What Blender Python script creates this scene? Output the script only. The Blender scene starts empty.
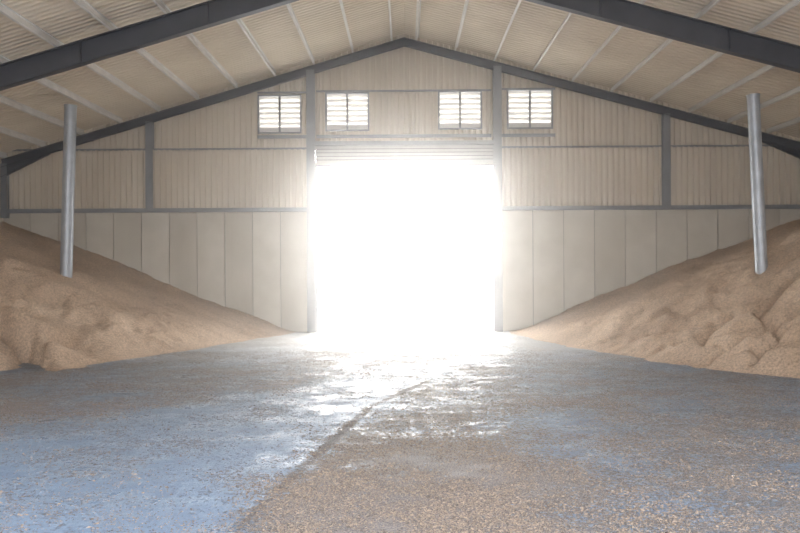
import bpy, bmesh, math, random
from mathutils import Vector, Matrix, noise
random.seed(4)
S=29.92; D=26.0; HW=13.5; APEX=9.75
SLL=.295; SLR=.272
def SLs(sg): return SLL if sg<0 else SLR
def X(px): return (px-405.5)/S
def Z(py): return (335-py)/S
def roofz(x): return APEX-SLs(x)*abs(x)
sc=bpy.context.scene
sc.view_settings.view_transform='Standard'
sc.view_settings.exposure=0.0

# ---------- materials ----------
def newmat(name):
    m=bpy.data.materials.new(name); m.use_nodes=True
    nt=m.node_tree; b=nt.nodes['Principled BSDF']
    return m,nt,b
def N(nt,t,**k):
    n=nt.nodes.new(t)
    for a,v in k.items(): setattr(n,a,v)
    return n
def noisy(name,c1,c2,scale=3,rough=.6,metal=0,bump=0,stretch=(1,1,1),detail=6,spec=.5,bscale=None):
    m,nt,b=newmat(name); L=nt.links
    g=N(nt,'ShaderNodeNewGeometry'); mp=N(nt,'ShaderNodeMapping'); mp.inputs['Scale'].default_value=stretch
    L.new(g.outputs['Position'],mp.inputs['Vector'])
    n=N(nt,'ShaderNodeTexNoise'); n.inputs['Scale'].default_value=scale; n.inputs['Detail'].default_value=detail
    L.new(mp.outputs[0],n.inputs['Vector'])
    r=N(nt,'ShaderNodeValToRGB'); r.color_ramp.elements[0].position=.3; r.color_ramp.elements[1].position=.7
    r.color_ramp.elements[0].color=(*c1,1); r.color_ramp.elements[1].color=(*c2,1)
    L.new(n.outputs['Fac'],r.inputs['Fac']); L.new(r.outputs[0],b.inputs['Base Color'])
    b.inputs['Roughness'].default_value=rough; b.inputs['Metallic'].default_value=metal
    b.inputs['Specular IOR Level'].default_value=spec
    if bump:
        n2=N(nt,'ShaderNodeTexNoise'); n2.inputs['Scale'].default_value=bscale or scale*4; n2.inputs['Detail'].default_value=4
        L.new(g.outputs['Position'],n2.inputs['Vector'])
        bp=N(nt,'ShaderNodeBump'); bp.inputs['Strength'].default_value=bump; bp.inputs['Distance'].default_value=.03
        L.new(n2.outputs['Fac'],bp.inputs['Height']); L.new(bp.outputs[0],b.inputs['Normal'])
    return m
M_steel=noisy('steel_grey_paint',(.18,.185,.20),(.23,.235,.25),2,.5)
M_steeld=noisy('steel_dark_paint',(.035,.038,.048),(.06,.062,.075),2,.5)
M_clad=noisy('cladding_cream',(.56,.48,.38),(.66,.58,.47),.8,.5,stretch=(1,1,.3))
M_roof=noisy('roof_sheet_cream',(.67,.58,.46),(.79,.70,.57),.7,.5)
M_purl=noisy('purlin_galvanised',(.66,.64,.60),(.78,.76,.72),3,.45)
M_conc=noisy('precast_concrete',(.47,.42,.345),(.59,.54,.46),.9,.8,bump=.15,bscale=12,stretch=(1,1,.5))
M_conc2=noisy('precast_concrete_pale',(.53,.48,.40),(.63,.58,.50),1.3,.8,bump=.15,bscale=12)
M_joint=noisy('joint_dark',(.22,.20,.17),(.26,.24,.20),3,.9)
M_galv=noisy('galvanised_pipe',(.33,.35,.37),(.45,.47,.50),4,.4,.3)
M_white=noisy('louvre_white',(.78,.76,.72),(.85,.83,.79),3,.5)
M_shut=noisy('shutter_grey',(.28,.27,.26),(.34,.33,.32),2,.45,.2)
M_shutd=noisy('shutter_gap_dark',(.05,.05,.05),(.07,.07,.07),2,.6)
M_yard=noisy('yard_concrete',(.75,.73,.70),(.82,.80,.77),.5,.9)

def grain_mat():
    m,nt,b=newmat('wheat_grain'); L=nt.links
    g=N(nt,'ShaderNodeNewGeometry')
    n=N(nt,'ShaderNodeTexNoise'); n.inputs['Scale'].default_value=.6; n.inputs['Detail'].default_value=8
    n2=N(nt,'ShaderNodeTexNoise'); n2.inputs['Scale'].default_value=20; n2.inputs['Detail'].default_value=5; n2.inputs['Roughness'].default_value=.8
    for q in (n,n2): L.new(g.outputs['Position'],q.inputs['Vector'])
    r=N(nt,'ShaderNodeValToRGB'); r.color_ramp.elements[0].position=.3; r.color_ramp.elements[1].position=.7
    r.color_ramp.elements[0].color=(.50,.355,.24,1); r.color_ramp.elements[1].color=(.71,.54,.39,1)
    L.new(n.outputs['Fac'],r.inputs['Fac'])
    r2=N(nt,'ShaderNodeValToRGB'); r2.color_ramp.elements[0].position=.36; r2.color_ramp.elements[1].position=.60
    r2.color_ramp.elements[0].color=(.56,.53,.50,1); r2.color_ramp.elements[1].color=(1.13,1.13,1.13,1)
    L.new(n2.outputs['Fac'],r2.inputs['Fac'])
    mx=N(nt,'ShaderNodeMix',data_type='RGBA',blend_type='MULTIPLY'); mx.inputs[0].default_value=1
    L.new(r.outputs[0],mx.inputs[6]); L.new(r2.outputs[0],mx.inputs[7]); L.new(mx.outputs[2],b.inputs['Base Color'])
    b.inputs['Roughness'].default_value=.75; b.inputs['Specular IOR Level'].default_value=.3
    bp=N(nt,'ShaderNodeBump'); bp.inputs['Strength'].default_value=.9; bp.inputs['Distance'].default_value=.06
    L.new(n2.outputs['Fac'],bp.inputs['Height']); L.new(bp.outputs[0],b.inputs['Normal'])
    return m
M_grain=grain_mat()
def kernel_mat():
    m,nt,b=newmat('wheat_kernels'); L=nt.links
    g=N(nt,'ShaderNodeNewGeometry')
    r=N(nt,'ShaderNodeValToRGB'); r.color_ramp.elements[0].color=(.05,.037,.03,1); r.color_ramp.elements[1].color=(.36,.27,.19,1)
    L.new(g.outputs['Random Per Island'],r.inputs[0]); L.new(r.outputs[0],b.inputs['Base Color'])
    b.inputs['Roughness'].default_value=.45
    return m
M_kern=kernel_mat()

def floor_mat():
    m,nt,b=newmat('dusty_concrete_floor'); L=nt.links
    def math_(op,a,bv=None,c=None):
        n=N(nt,'ShaderNodeMath',operation=op)
        for i,v in enumerate((a,bv,c)):
            if v is None: continue
            if isinstance(v,(int,float)): n.inputs[i].default_value=v
            else: L.new(v,n.inputs[i])
        return n.outputs[0]
    def ss(v,a,bv):
        n=N(nt,'ShaderNodeMapRange',interpolation_type='SMOOTHSTEP')
        L.new(v,n.inputs[0]); n.inputs[1].default_value=a; n.inputs[2].default_value=bv
        return n.outputs[0]
    g=N(nt,'ShaderNodeNewGeometry'); sp=N(nt,'ShaderNodeSeparateXYZ'); L.new(g.outputs['Position'],sp.inputs[0])
    x,y=sp.outputs[0],sp.outputs[1]
    def noi(scale,det=5,st=None,rough=.5):
        n=N(nt,'ShaderNodeTexNoise'); n.inputs['Scale'].default_value=scale; n.inputs['Detail'].default_value=det; n.inputs['Roughness'].default_value=rough
        if st:
            mp=N(nt,'ShaderNodeMapping'); mp.inputs['Scale'].default_value=st; L.new(g.outputs['Position'],mp.inputs[0]); L.new(mp.outputs[0],n.inputs['Vector'])
        else: L.new(g.outputs['Position'],n.inputs['Vector'])
        return n.outputs['Fac']
    nb=noi(.7,6); nm=noi(4,6,rough=.65); nf=noi(17,5,rough=.8); nff=noi(60,2)
    wob=math_('MULTIPLY',math_('SUBTRACT',nm,.5),.8)
    xa=math_('ADD',math_('MULTIPLY_ADD',y,.155,-2.43),math_('MULTIPLY',math_('MAXIMUM',math_('SUBTRACT',y,12),0),.2))
    lA0=math_('ADD',math_('SUBTRACT',x,xa),math_('MULTIPLY',wob,.25))
    lA=math_('ADD',math_('SUBTRACT',x,xa),wob)
    rightA=ss(lA,-.25,.4)
    lB=math_('ADD',math_('SUBTRACT',x,math_('MULTIPLY_ADD',y,.82,-13.7)),math_('MULTIPLY',wob,2))
    leftB=math_('SUBTRACT',1.0,ss(lB,-.9,.7))
    cov=math_('MAXIMUM',rightA,leftB)
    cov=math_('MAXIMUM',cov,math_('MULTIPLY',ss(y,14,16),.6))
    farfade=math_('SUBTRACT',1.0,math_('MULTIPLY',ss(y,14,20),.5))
    near=math_('SUBTRACT',1.0,ss(y,7.3,10.5))
    browner=math_('MULTIPLY',math_('MULTIPLY',rightA,near),math_('SUBTRACT',1.0,ss(lA,1.4,3.6)))
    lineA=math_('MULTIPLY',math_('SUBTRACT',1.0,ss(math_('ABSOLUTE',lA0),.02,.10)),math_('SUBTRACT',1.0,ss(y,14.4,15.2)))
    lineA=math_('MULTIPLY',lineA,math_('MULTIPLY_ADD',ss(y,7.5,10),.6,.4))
    dens=math_('ADD',math_('MULTIPLY',math_('MULTIPLY',cov,farfade),.08),math_('MULTIPLY',browner,.12))
    dens=math_('ADD',dens,math_('MULTIPLY',math_('SUBTRACT',nb,.5),.36))
    dens=math_('ADD',dens,math_('MULTIPLY',lineA,.10))
    sig=math_('ADD',math_('ADD',math_('MULTIPLY',nf,.8),math_('MULTIPLY',nm,.2)),dens)
    gm=ss(sig,.54,.60)
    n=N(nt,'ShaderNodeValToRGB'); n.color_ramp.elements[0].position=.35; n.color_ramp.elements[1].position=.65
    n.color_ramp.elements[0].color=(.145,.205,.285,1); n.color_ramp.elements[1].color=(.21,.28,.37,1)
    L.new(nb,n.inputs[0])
    gc=N(nt,'ShaderNodeValToRGB'); gc.color_ramp.elements[0].position=.4; gc.color_ramp.elements[1].position=.6
    gc.color_ramp.elements[0].color=(.05,.04,.033,1); gc.color_ramp.elements[1].color=(.31,.235,.175,1)
    L.new(nff,gc.inputs[0])
    mx=N(nt,'ShaderNodeMix',data_type='RGBA'); L.new(math_('MULTIPLY',gm,.82),mx.inputs[0]); L.new(n.outputs[0],mx.inputs[6]); L.new(gc.outputs[0],mx.inputs[7])
    mxglow=N(nt,'ShaderNodeMix',data_type='RGBA'); L.new(math_('MULTIPLY',ss(math_('ADD',y,math_('MULTIPLY',wob,3)),15.5,24),.8),mxglow.inputs[0]); L.new(mx.outputs[2],mxglow.inputs[6]); mxglow.inputs[7].default_value=(.62,.60,.56,1)  # pale dust toward the door, also painting the doorway glow into the floor colour
    mx2=N(nt,'ShaderNodeMix',data_type='RGBA'); L.new(math_('MULTIPLY',lineA,.7),mx2.inputs[0]); L.new(mxglow.outputs[2],mx2.inputs[6]); mx2.inputs[7].default_value=(.04,.04,.045,1)
    vo=N(nt,'ShaderNodeTexVoronoi'); vo.inputs['Scale'].default_value=9; vo.inputs['Randomness'].default_value=1; L.new(g.outputs['Position'],vo.inputs['Vector'])
    spk=math_('SUBTRACT',1.0,ss(vo.outputs['Distance'],.06,.16))
    spk=math_('MULTIPLY',spk,ss(nm,.48,.6))
    mx3=N(nt,'ShaderNodeMix',data_type='RGBA'); L.new(math_('MULTIPLY',spk,.65),mx3.inputs[0]); L.new(mx2.outputs[2],mx3.inputs[6]); mx3.inputs[7].default_value=(.06,.05,.045,1)
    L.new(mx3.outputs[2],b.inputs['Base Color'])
    # damp, polished patches between the dust
    nw=noi(1.3,5,(.8,1.2,1),.6)
    damp=math_('MULTIPLY',ss(nw,.50,.60),math_('SUBTRACT',1.0,math_('MULTIPLY',gm,.75)))
    ro=math_('MULTIPLY_ADD',gm,.2,.56); ro=math_('ADD',ro,math_('MULTIPLY',math_('SUBTRACT',nm,.5),.8))
    ro=math_('SUBTRACT',ro,math_('MULTIPLY',damp,.24))
    L.new(ro,b.inputs['Roughness'])
    b.inputs['Specular IOR Level'].default_value=.5
    rip=noi(3.4,2,(.7,1.5,1))
    hgt=math_('ADD',math_('MULTIPLY',gm,.5),math_('MULTIPLY',math_('MULTIPLY',rip,cov),1.7))
    hgt=math_('ADD',hgt,math_('MULTIPLY',nff,.2)); hgt=math_('ADD',hgt,math_('MULTIPLY',nf,.5))
    bp=N(nt,'ShaderNodeBump'); bp.inputs['Strength'].default_value=1; bp.inputs['Distance'].default_value=.045
    L.new(hgt,bp.inputs['Height']); L.new(bp.outputs[0],b.inputs['Normal'])
    return m
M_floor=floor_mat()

# ---------- mesh helpers ----------
class MB:
    def __init__(s): s.v=[];s.f=[];s.m=[]
    def box(s,x0,x1,y0,y1,z0,z1,mi=0,mat=None):
        b=len(s.v)
        for z in (z0,z1):
            for (x,y) in ((x0,y0),(x1,y0),(x1,y1),(x0,y1)):
                p=Vector((x,y,z)); 
                if mat: p=mat@p
                s.v.append(p)
        for q in ((3,2,1,0),(4,5,6,7),(0,1,5,4),(1,2,6,5),(2,3,7,6),(3,0,4,7)):
            s.f.append([b+i for i in q]); s.m.append(mi)
    def quad(s,a,b_,c,d,mi=0):
        b=len(s.v); s.v+= [Vector(a),Vector(b_),Vector(c),Vector(d)]; s.f.append([b,b+1,b+2,b+3]); s.m.append(mi)
    def prism(s,pts,y0,y1,mi=0):
        b=len(s.v); n=len(pts)
        for y in (y0,y1):
            for (x,z) in pts: s.v.append(Vector((x,y,z)))
        s.f.append([b+i for i in range(n)]); s.m.append(mi)
        s.f.append([b+n+i for i in range(n)][::-1]); s.m.append(mi)
        for i in range(n):
            j=(i+1)%n; s.f.append([b+i,b+n+i,b+n+j,b+j]); s.m.append(mi)
    def make(s,name,mats,smooth=False,parent=None,fixn=True):
        me=bpy.data.meshes.new(name); me.from_pydata(s.v,[],s.f)
        for m in mats: me.materials.append(m)
        for p,i in zip(me.polygons,s.m): p.material_index=i; p.use_smooth=smooth
        if fixn:
            bm=bmesh.new(); bm.from_mesh(me); bmesh.ops.recalc_face_normals(bm,faces=bm.faces); bm.to_mesh(me); bm.free()
        me.update()
        o=bpy.data.objects.new(name,me); sc.collection.objects.link(o)
        if parent: o.parent=parent
        return o
def empty(name,loc=(0,0,0)):
    e=bpy.data.objects.new(name,None); e.location=loc; sc.collection.objects.link(e); return e
def profile(u0,u1,pitch=.19,depth=.035):
    pts=[]; n0=math.floor(u0/pitch); n1=math.ceil(u1/pitch)
    for k in range(n0,n1+1):
        for (a,o) in ((0,0),(.42,0),(.55,1),(.87,1)):
            u=(k+a)*pitch
            if u0<u<u1: pts.append((u,o*depth))
    def at(u):
        t=(u/pitch)%1
        if t<.42:o=0
        elif t<.55:o=(t-.42)/.13
        elif t<.87:o=1
        else:o=1-(t-.87)/.13
        return o*depth
    return [(u0,at(u0))]+pts+[(u1,at(u1))]
def corr_x(mb,x0,x1,y,zb,zt,mi=0):
    P=profile(x0,x1,.19,.06)
    for (a,oa),(b,ob) in zip(P[:-1],P[1:]):
        m_=(a+b)/2
        if callable(zt):
            s_=SLs(m_); za=APEX+.235-s_*abs(a); zb2=APEX+.235-s_*abs(b)
        else: za=zb2=zt
        mb.quad((a,y-oa,zb),(b,y-ob,zb),(b,y-ob,zb2),(a,y-oa,za),mi)
def corr_y(mb,y0,y1,x,sgn,zb,zt,mi=0):
    P=profile(y0,y1)
    for (a,oa),(b,ob) in zip(P[:-1],P[1:]):
        mb.quad((x+sgn*oa,a,zb),(x+sgn*ob,b,zb),(x+sgn*ob,b,zt),(x+sgn*oa,a,zt),mi)

# ---------- floor / ground ----------
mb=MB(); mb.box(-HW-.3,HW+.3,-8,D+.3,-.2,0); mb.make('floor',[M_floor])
mb=MB(); mb.box(-60,60,D+.32,90,-.25,-.02); mb.make('yard_ground',[M_yard])

# ---------- back wall ----------
DX0,DX1,DZ=X(315),X(497),Z(169)
ZC=Z(213.5)
ZG=Z(152)
mb=MB()
def panels(xa,xb,w):
    n=max(1,round((xb-xa)/w)); return [xa+(xb-xa)*i/n for i in range(n+1)]
for (xa,xb,w) in ((-HW,DX0-.22,.95),(DX1+.18,HW,1.04)):
    P=panels(xa,xb,w)
    for i,(a,b) in enumerate(zip(P[:-1],P[1:])):
        dy=random.uniform(0,.015)
        mb.box(a+.013,b-.013,D-dy,D+.2,0,ZC,random.choice((0,1)))
    mb.box(xa,xb,D+.05,D+.18,0,ZC-.01,2)
WIN=[(258,302,97,136),(326,370,95,134),(439,483,94,133),(508,554,93,133)]
wx=[(X(a),X(b),Z(d),Z(c)) for a,b,c,d in WIN]
lowery=D-.02; uppery=D+.12
corr_x(mb,-HW,DX0-.2,lowery,ZC,ZG,3); corr_x(mb,DX1+.18,HW,lowery,ZC,ZG,3)
cuts=[-HW]; 
for a,b,c,d in wx: cuts+=[a,b]
cuts.append(HW)
segs=list(zip(cuts[:-1],cuts[1:]))
for i,(a,b) in enumerate(segs):
    if i%2==0: 
        if b<=0 or a>=0: corr_x(mb,a,b,uppery,ZG,roofz,3)
        else:
            corr_x(mb,a,0,uppery,ZG,roofz,3); corr_x(mb,0,b,uppery,ZG,roofz,3)
    else:
        w=wx[i//2]
        corr_x(mb,a,b,uppery,ZG,w[2],3); corr_x(mb,a,b,uppery,w[3],roofz,3)
mb.box(-HW,DX0-.2,D-.02,D+.14,ZG-.02,ZG,3); mb.box(DX1+.18,HW,D-.02,D+.14,ZG-.02,ZG,3)
mb.make('wall_back',[M_conc,M_conc2,M_joint,M_clad],fixn=False)

mb=MB()
def ipost(xc,w,z0,z1,y1,d=.25,mi=0):
    mb.box(xc-w/2,xc+w/2,y1-.02-d,y1-d,z0,z1,mi); mb.box(xc-w/2,xc+w/2,y1-.02,y1,z0,z1,mi); mb.box(xc-.02,xc+.02,y1-d,y1-.02,z0,z1,mi)
for px,w in ((312,.27),(497.5,.27)):
    x=X(px); ipost(x,w,0,roofz(x)-.12,D-.02,.22)
for px in (151,665):
    x=X(px); ipost(x,.24,ZC,roofz(x)-.2,D-.03,.16)
ipost(-HW+.14,.2,ZC-.2,roofz(-HW)-.1,D-.03,.16); ipost(HW-.14,.2,ZC-.2,roofz(HW)-.1,D-.03,.16)
xL,xR=X(308),X(502)
for (xa,xb) in ((-HW,xL),(xR,HW)):
    mb.box(xa,xb,D-.16,D-.01,ZC-.04,ZC+.09,0)
    mb.box(xa,xb,D-.08,D-.03,ZG-.02,ZG+.04,0)
for (a,b) in ((X(258),X(307)),(X(317),X(492)),(X(502),X(556))):
    mb.box(a,b,D+.0,D+.06,Z(141),Z(138),0)
mb.box(X(258),X(307),D+0,D+.06,Z(96),Z(94.3)); mb.box(X(317),X(492),D+0,D+.06,Z(95),Z(93.3)); mb.box(X(502),X(556),D+0,D+.06,Z(94),Z(92.3))
mb.make('gable_steel_framing',[M_steel])

# ---------- roller shutter door ----------
e=empty('door_1',(0,D,0))
mb=MB()
mb.box(xL+.27,xR-.27,-.03,.12,DZ,DZ+.10,0)
zz=DZ+.10
while zz<Z(149)-.05:
    mb.box(xL+.27,xR-.27,.0,.10,zz,zz+.085,0)
    mb.box(xL+.27,xR-.27,.04,.10,zz+.085,zz+.12,1); zz+=.12
mb.make('shutter_curtain',[M_shut,M_shutd],parent=e)
mb=MB(); mb.box(xL+.27,xR-.27,-.14,.12,Z(149),Z(145),0); mb.box(xL+.27,xR-.27,-.1,.0,DZ-.04,DZ+.02,0)
mb.make('lintel',[M_steel],parent=e)
mb=MB()
for x0 in (DX0-.02,DX1-.08):
    mb.box(x0,x0+.10,.0,.14,0,DZ)
mb.make('guide_rails',[M_steel],parent=e)

# ---------- louvre windows ----------
for i,(a,b,c,d) in enumerate(wx):
    e=empty('window_%d'%(i+1),((a+b)/2,D+.12,(c+d)/2))
    w=(b-a)/2; h=(d-c)/2; t=.05
    mb=MB()
    mb.box(-w,w,-.08,.06,h-t,h); mb.box(-w,w,-.08,.06,-h,-h+t)
    mb.box(-w,-w+t,-.08,.06,-h+t,h-t); mb.box(w-t,w,-.08,.06,-h+t,h-t); mb.box(-.03,.03,-.08,.06,-h+t,h-t)
    mb.make('frame',[M_steel],parent=e)
    mb=MB(); n=7
    for k in range(n):
        zc=-h+t+(k+.5)*(2*h-2*t)/n
        R=Matrix.Translation((0,-.01,zc))@Matrix.Rotation(math.radians(-62),4,'X')
        for (p,q) in ((-w+t,-.03),(.03,w-t)):
            mb.box(p,q,-.09,.09,-.005,.005,0,R)
    mb.make('louvre_slats',[M_white],parent=e)

# ---------- roof ----------
Y0R=5.0
mb=MB(); P=profile(Y0R,D+.4,.2,.035)
for sg in (-1,1):
    SL=SLs(sg)
    for (a,oa),(b,ob) in zip(P[:-1],P[1:]):
        mb.quad((0,a,APEX+.22+oa),(0,b,APEX+.22+ob),(sg*(HW+.4),b,APEX+.22-SL*(HW+.4)+ob),(sg*(HW+.4),a,APEX+.22-SL*(HW+.4)+oa))
mb.make('ceiling',[M_roof],fixn=False)
mb=MB()
for sg in (-1,1):
    SL=SLs(sg)
    for k in range(11):
        xp=.45+k*1.29
        if xp>HW: break
        zt=APEX+.205-SL*xp; x=sg*xp
        th=math.atan(SL)*sg
        R=Matrix.Translation((x,0,zt))@Matrix.Rotation(th,4,'Y')
        mb.box(-.012,.012,Y0R,D-.02,-.17,0,0,R)
        mb.box(-.045,.012,Y0R,D-.02,-.182,-.17,0,R)
        mb.box(-.012,.05,Y0R,D-.02,-.012,0,0,R)
mb.make('roof_purlins',[M_purl])
def frame(name,y,depth,fw,top,mat,haunch=True,cols=True):
    mb=MB()
    for sg in (-1,1):
        SL=SLs(sg)
        def P_(x,off): return (sg*x, APEX+top-SL*x-off)
        xe=HW-.05
        for (o0,o1,hw) in ((0,.025,fw/2),(depth-.025,depth,fw/2),(.025,depth-.025,.012)):
            mb.prism([P_(0,o0),P_(xe,o0),P_(xe,o1),P_(0,o1)],y-hw,y+hw)
        if haunch:
            mb.prism([P_(xe,depth),P_(xe-1.6,depth),P_(xe,depth+.3)],y-.015,y+.015)
            a=P_(xe-1.6,depth); b=P_(xe,depth+.3)
            mb.prism([a,b,(b[0],b[1]-.025),(a[0],a[1]-.025)],y-fw/2,y+fw/2)
        for xx in (1.6,4.6,7.6,10.6):
            if depth>.4:
                mb.prism([P_(xx,.02),P_(xx+.02,.02),P_(xx+.02,depth-.02),P_(xx,depth-.02)],y-fw/2,y+fw/2)
        if cols:
            xo=sg*(HW-.03); xi=sg*(HW-.38); zt=APEX+top-SL*xe-depth
            mb.box(min(xo,xo-sg*.02),max(xo,xo-sg*.02),y-fw/2,y+fw/2,0,zt)
            mb.box(min(xi,xi-sg*.02),max(xi,xi-sg*.02),y-fw/2,y+fw/2,0,zt)
            mb.box(min(xo,xi),max(xo,xi),y-.012,y+.012,0,zt)
    return mb.make(name,[mat])
frame('portal_frame',D-.14,.27,.16,.02,M_steeld,haunch=True,cols=False)
frame('portal_frame',18.3,.55,.22,.02,M_steeld)
frame('portal_frame',11.8,.55,.22,.02,M_steeld)
frame('portal_frame',5.3,.55,.22,.02,M_steeld)

for nm,sg in (('wall_left',-1),('wall_right',1)):
    mb=MB(); x=sg*HW
    y=-6
    while y<D-.1:
        a,b=sorted((x,x+sg*.2)); mb.box(a,b,y+.01,min(y+1.0,D)-.01,0,ZC,random.choice((0,1))); y+=1.0
    mb.box(min(x+sg*.04,x+sg*.16),max(x+sg*.04,x+sg*.16),-6,D+.2,0,ZC)
    corr_y(mb,-6,D+.1,x+sg*.03,-sg,ZC,roofz(sg*HW)+.23,2)
    mb.make(nm,[M_conc,M_conc2,M_clad],fixn=False)

# ---------- grain piles ----------
def interp(tab,y):
    for (y0,a),(y1,b) in zip(tab[:-1],tab[1:]):
        if y<=y1:
            t=(y-y0)/(y1-y0); t=max(0,t); return a+(b-a)*t
    return tab[-1][1]
TL=[(-6,10.2),(0,10.2),(10,9.5),(14,8.7),(16,8.0),(16.8,7.3),(18.5,6.6),(20.1,5.8),(23,4.75),(26,3.45)]
TR=[(-6,10.2),(0,10),(10,9),(13.5,8.2),(15,7.4),(16,6.3),(18,5.4),(20.1,4.6),(23,3.8),(26,3.35)]
def sm(tab,y):
    return sum(interp(tab,y+d) for d in (-.8,-.4,0,.4,.8))/5
def sstep(a,b,t):
    t=max(0,min(1,(t-a)/(b-a))); return t*t*(3-2*t)
def slope(y):
    return .395+.145*(1-sstep(18,26,y))
AX,AY,BX,BY=9.35,18.1,7.65,16.5
LAB=math.hypot(BX-AX,BY-AY); TX,TY=(BX-AX)/LAB,(BY-AY)/LAB
NX_,NY_=-TY,TX
if NY_>0: NX_,NY_=-NX_,-NY_
def ph(side,ax,y):
    tab=TL if side<0 else TR
    xt=sm(tab,min(y,26))
    xt+= .18*noise.noise(Vector((side*7.3,y*.9,1)))+.09*noise.noise(Vector((side*3,y*3.1,4)))
    t=ax-xt
    s=slope(y)
    h=s*(t-.25*(1-math.exp(-max(t,0)/.25))) if t>0 else 0
    amp=min(1,max(t,0)/1.2)
    nr=1-sstep(19,24,y)
    h+=amp*(.16*noise.noise(Vector((ax*.45,y*.45,side*5)))+(.06+.09*nr)*noise.noise(Vector((ax*1.4,y*1.2,side*9)))+(.03+.04*nr)*noise.noise(Vector((ax*4,y*3,side*9)))+.025*noise.noise(Vector((ax*9,y*8,side*2))))
    env=(1-sstep(17,22,y))
    q=noise.noise(Vector((y*.9+ax*.5,ax*.25,side*3+2)))
    h+=amp*env*.42*(abs(q)*2-.4)
    if side<0:
        u=(ax-AX)*TX+(y-AY)*TY; v=(ax-AX)*NX_+(y-AY)*NY_
        un=u/LAB
        bow=-.30*math.sin(math.pi*max(0,min(1,un)))
        v=v-bow+.10*noise.noise(Vector((u*2,3,3)))
        w_=sstep(-.25,.12,un)*(1-sstep(.9,1.2,un))
        h-= w_*( .66*sstep(-.04,.08,v)*math.exp(-(max(v,0)/1.1)**2) + .5*math.exp(-((v-.16)/.14)**2) )
        h+= w_*.14*math.exp(-((v+.2)/.25)**2)
    else:
        for (cx,cy,rr,aa) in ((6.9,16.0,.8,.27),(7.9,15.4,.9,.33),(6.0,17.6,.7,.22),(8.8,16.9,1.1,.24),(7.4,17.4,.8,.2),(7.3,15.3,.6,.25)):
            dx=ax-cx+.25*noise.noise(Vector((ax*2,y*2,7))); dy=y-cy; r=math.sqrt(dx*dx+dy*dy)/rr
            h+=aa*(math.exp(-(r*1.3)**2)-.9*math.exp(-((r-.95)/.15)**2)*1.0*(1 if dx<.2 else .2))*amp
    return max(h,0.0)
def pile(side):
    me_v=[];fs=[]; NU=260; NY=380
    ys=[-3+ (D-.03+3)*((j/NY)**.8) for j in range(NY+1)]
    tab=TL if side<0 else TR
    for y in ys:
        x0=sm(tab,min(y,26))-.35; x1=HW-.02
        for i in range(NU+1):
            u=(i/NU)**1.2
            ax=x0+(x1-x0)*u
            h=ph(side,ax,y)
            me_v.append((side*ax,y,h-.004 if h<=0.0001 else h+.004))
    for j in range(NY):
        for i in range(NU):
            a=j*(NU+1)+i; f=[a,a+1,a+NU+2,a+NU+1]
            if side<0: f=f[::-1]
            fs.append(f)
    me=bpy.data.meshes.new('grain_pile'); me.from_pydata(me_v,[],fs); me.materials.append(M_grain)
    for p in me.polygons: p.use_smooth=True
    me.update(); o=bpy.data.objects.new('grain_pile',me); sc.collection.objects.link(o)
    return o
pile(-1); pile(1)

# ---------- scattered grain on the floor ----------
def scatter(n):
    V=[];Fc=[]; c=0; tries=0
    while c<n and tries<n*12:
        tries+=1
        y=5.5+14.5*(random.random()**1.4); 
        x=random.uniform(-min(.56*y,9),min(.56*y,9))
        lim=sm(TL,y) if x<0 else sm(TR,y)
        if abs(x)>lim+.1: continue
        lA=x-(.155*y-2.43+.2*max(0,y-12)); lB=x-(.82*y-13.7)
        w=.6*noise.noise(Vector((x*1.6,y*1.6,0)))+random.gauss(0,.15)
        dn=.15
        if lA+w>0: dn=.5+(.5*(1-sstep(8,10.5,y))*(1-sstep(1.8,3.8,lA)))
        elif lB+w*2<0: dn=.55
        nn=noise.noise(Vector((x*.8,y*1.1,3)))+.7*noise.noise(Vector((x*3,y*3.5,9)))
        dn*=max(.05,.6+1.1*nn)
        if random.random()>dn: continue
        s=random.uniform(.005,.011)*(1 if random.random()>.05 else 1.7); an=random.uniform(0,math.pi)
        ca,sa=math.cos(an),math.sin(an); b=len(V)
        for (u,v,z) in ((-1.3,0,.0),(1.3,0,.0),(0,-.6,0),(0,.6,0),(0,0,.7)):
            V.append((x+s*(u*ca-v*sa),y+s*(u*sa+v*ca),z*s+.001))
        Fc+=[(b,b+2,b+4),(b+2,b+1,b+4),(b+1,b+3,b+4),(b+3,b,b+4)]
        c+=1
    me=bpy.data.meshes.new('scattered_grain'); me.from_pydata(V,[],Fc); me.materials.append(M_kern); me.update()
    o=bpy.data.objects.new('scattered_grain',me); sc.collection.objects.link(o)
scatter(120000)

# ---------- aeration pipes ----------
def pipe(p0,p1,r):
    mb=MB(); p0=Vector(p0); p1=Vector(p1); d=(p1-p0); Lh=d.length
    rot=d.to_track_quat('Z','Y').to_matrix().to_4x4()
    n=32
    prof=[(r,0),(r,Lh*.33-.02),(r+.008,Lh*.33-.02),(r+.008,Lh*.33+.02),(r,Lh*.33+.02),(r,Lh*.7-.02),(r+.008,Lh*.7-.02),(r+.008,Lh*.7+.02),(r,Lh*.7+.02),(r,Lh-.06),(r+.012,Lh-.06),(r+.012,Lh),(r-.02,Lh),(r-.02,Lh-.5),(0.001,Lh-.5)]
    for (rr,z) in prof:
        for k in range(n):
            a=2*math.pi*k/n; mb.v.append(rot@Vector((rr*math.cos(a),rr*math.sin(a),z)))
    for j in range(len(prof)-1):
        for k in range(n):
            mb.f.append([j*n+k,j*n+(k+1)%n,(j+1)*n+(k+1)%n,(j+1)*n+k]); mb.m.append(0)
    o=mb.make('aeration_pipe',[M_galv]); o.location=p0
    return o
F=778
def wpt(px,py,d): return ((px-405.5)/F*d, d, 2.17+(266.5-py)/F*d)
d1=21.9; d2=19.7
a=Vector(wpt(65,275,d1)); b=Vector(wpt(70.5,103,d1)); a2=a-(b-a)*.5
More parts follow.
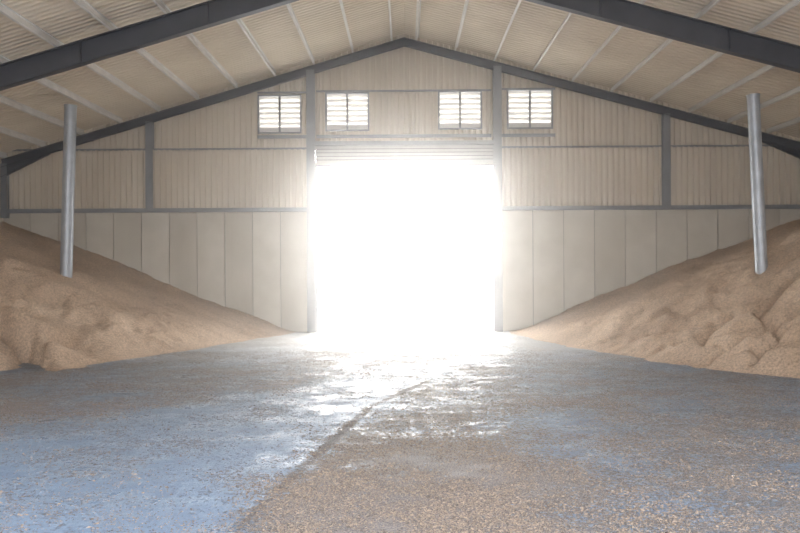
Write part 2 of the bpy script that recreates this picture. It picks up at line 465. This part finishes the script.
pipe(a2,b,.165)
a=Vector(wpt(760.5,272,d2)); b=Vector(wpt(753,97,d2)); a2=a-(b-a)*.5
pipe(a2,b,.15)

# ---------- world ----------
w=bpy.data.worlds.new('sky'); sc.world=w; w.use_nodes=True; nt=w.node_tree; L=nt.links
bg=nt.nodes['Background']
tc=N(nt,'ShaderNodeTexCoord'); sp=N(nt,'ShaderNodeSeparateXYZ'); L.new(tc.outputs['Generated'],sp.inputs[0])
r=N(nt,'ShaderNodeValToRGB'); mr=N(nt,'ShaderNodeMapRange'); mr.inputs[1].default_value=-1; mr.inputs[2].default_value=1
L.new(sp.outputs[1],mr.inputs[0]); L.new(mr.outputs[0],r.inputs[0])
els=r.color_ramp.elements
els[0].position=.0; els[0].color=(.30,.295,.295,1)
els[1].position=1; els[1].color=(1.5,1.46,1.40,1)
q=els.new(.5); q.color=(.32,.35,.41,1)
q=els.new(.68); q.color=(.65,.66,.68,1)
L.new(r.outputs[0],bg.inputs[0]); bg.inputs[1].default_value=15.5

# ---------- haze volume added for the lens glow around the door ----------
m=bpy.data.materials.new('glow_scatter'); m.use_nodes=True; nt=m.node_tree; nt.nodes.clear()
o_=N(nt,'ShaderNodeOutputMaterial'); v=N(nt,'ShaderNodeVolumeScatter'); v.inputs['Density'].default_value=.014; v.inputs['Anisotropy'].default_value=.88
v.inputs['Color'].default_value=(1,.985,.96,1); nt.links.new(v.outputs[0],o_.inputs['Volume'])
mb=MB(); mb.prism([(-HW+.5,.02),(HW-.5,.02),(HW-.5,5.3),(0,9.1),(-HW+.5,5.1)],4,D-.3); mb.make('glow_haze',[m])

# ---------- camera ----------
c=bpy.data.cameras.new('camera'); c.lens=35; c.sensor_width=36
co=bpy.data.objects.new('camera',c); sc.collection.objects.link(co); co.location=(0,0,2.17)
co.rotation_euler=(Matrix.Rotation(math.radians(.4),3,'Z')@Matrix.Rotation(math.radians(90),3,'X')@Matrix.Rotation(math.radians(-.3),3,'Z')).to_euler(); sc.camera=co
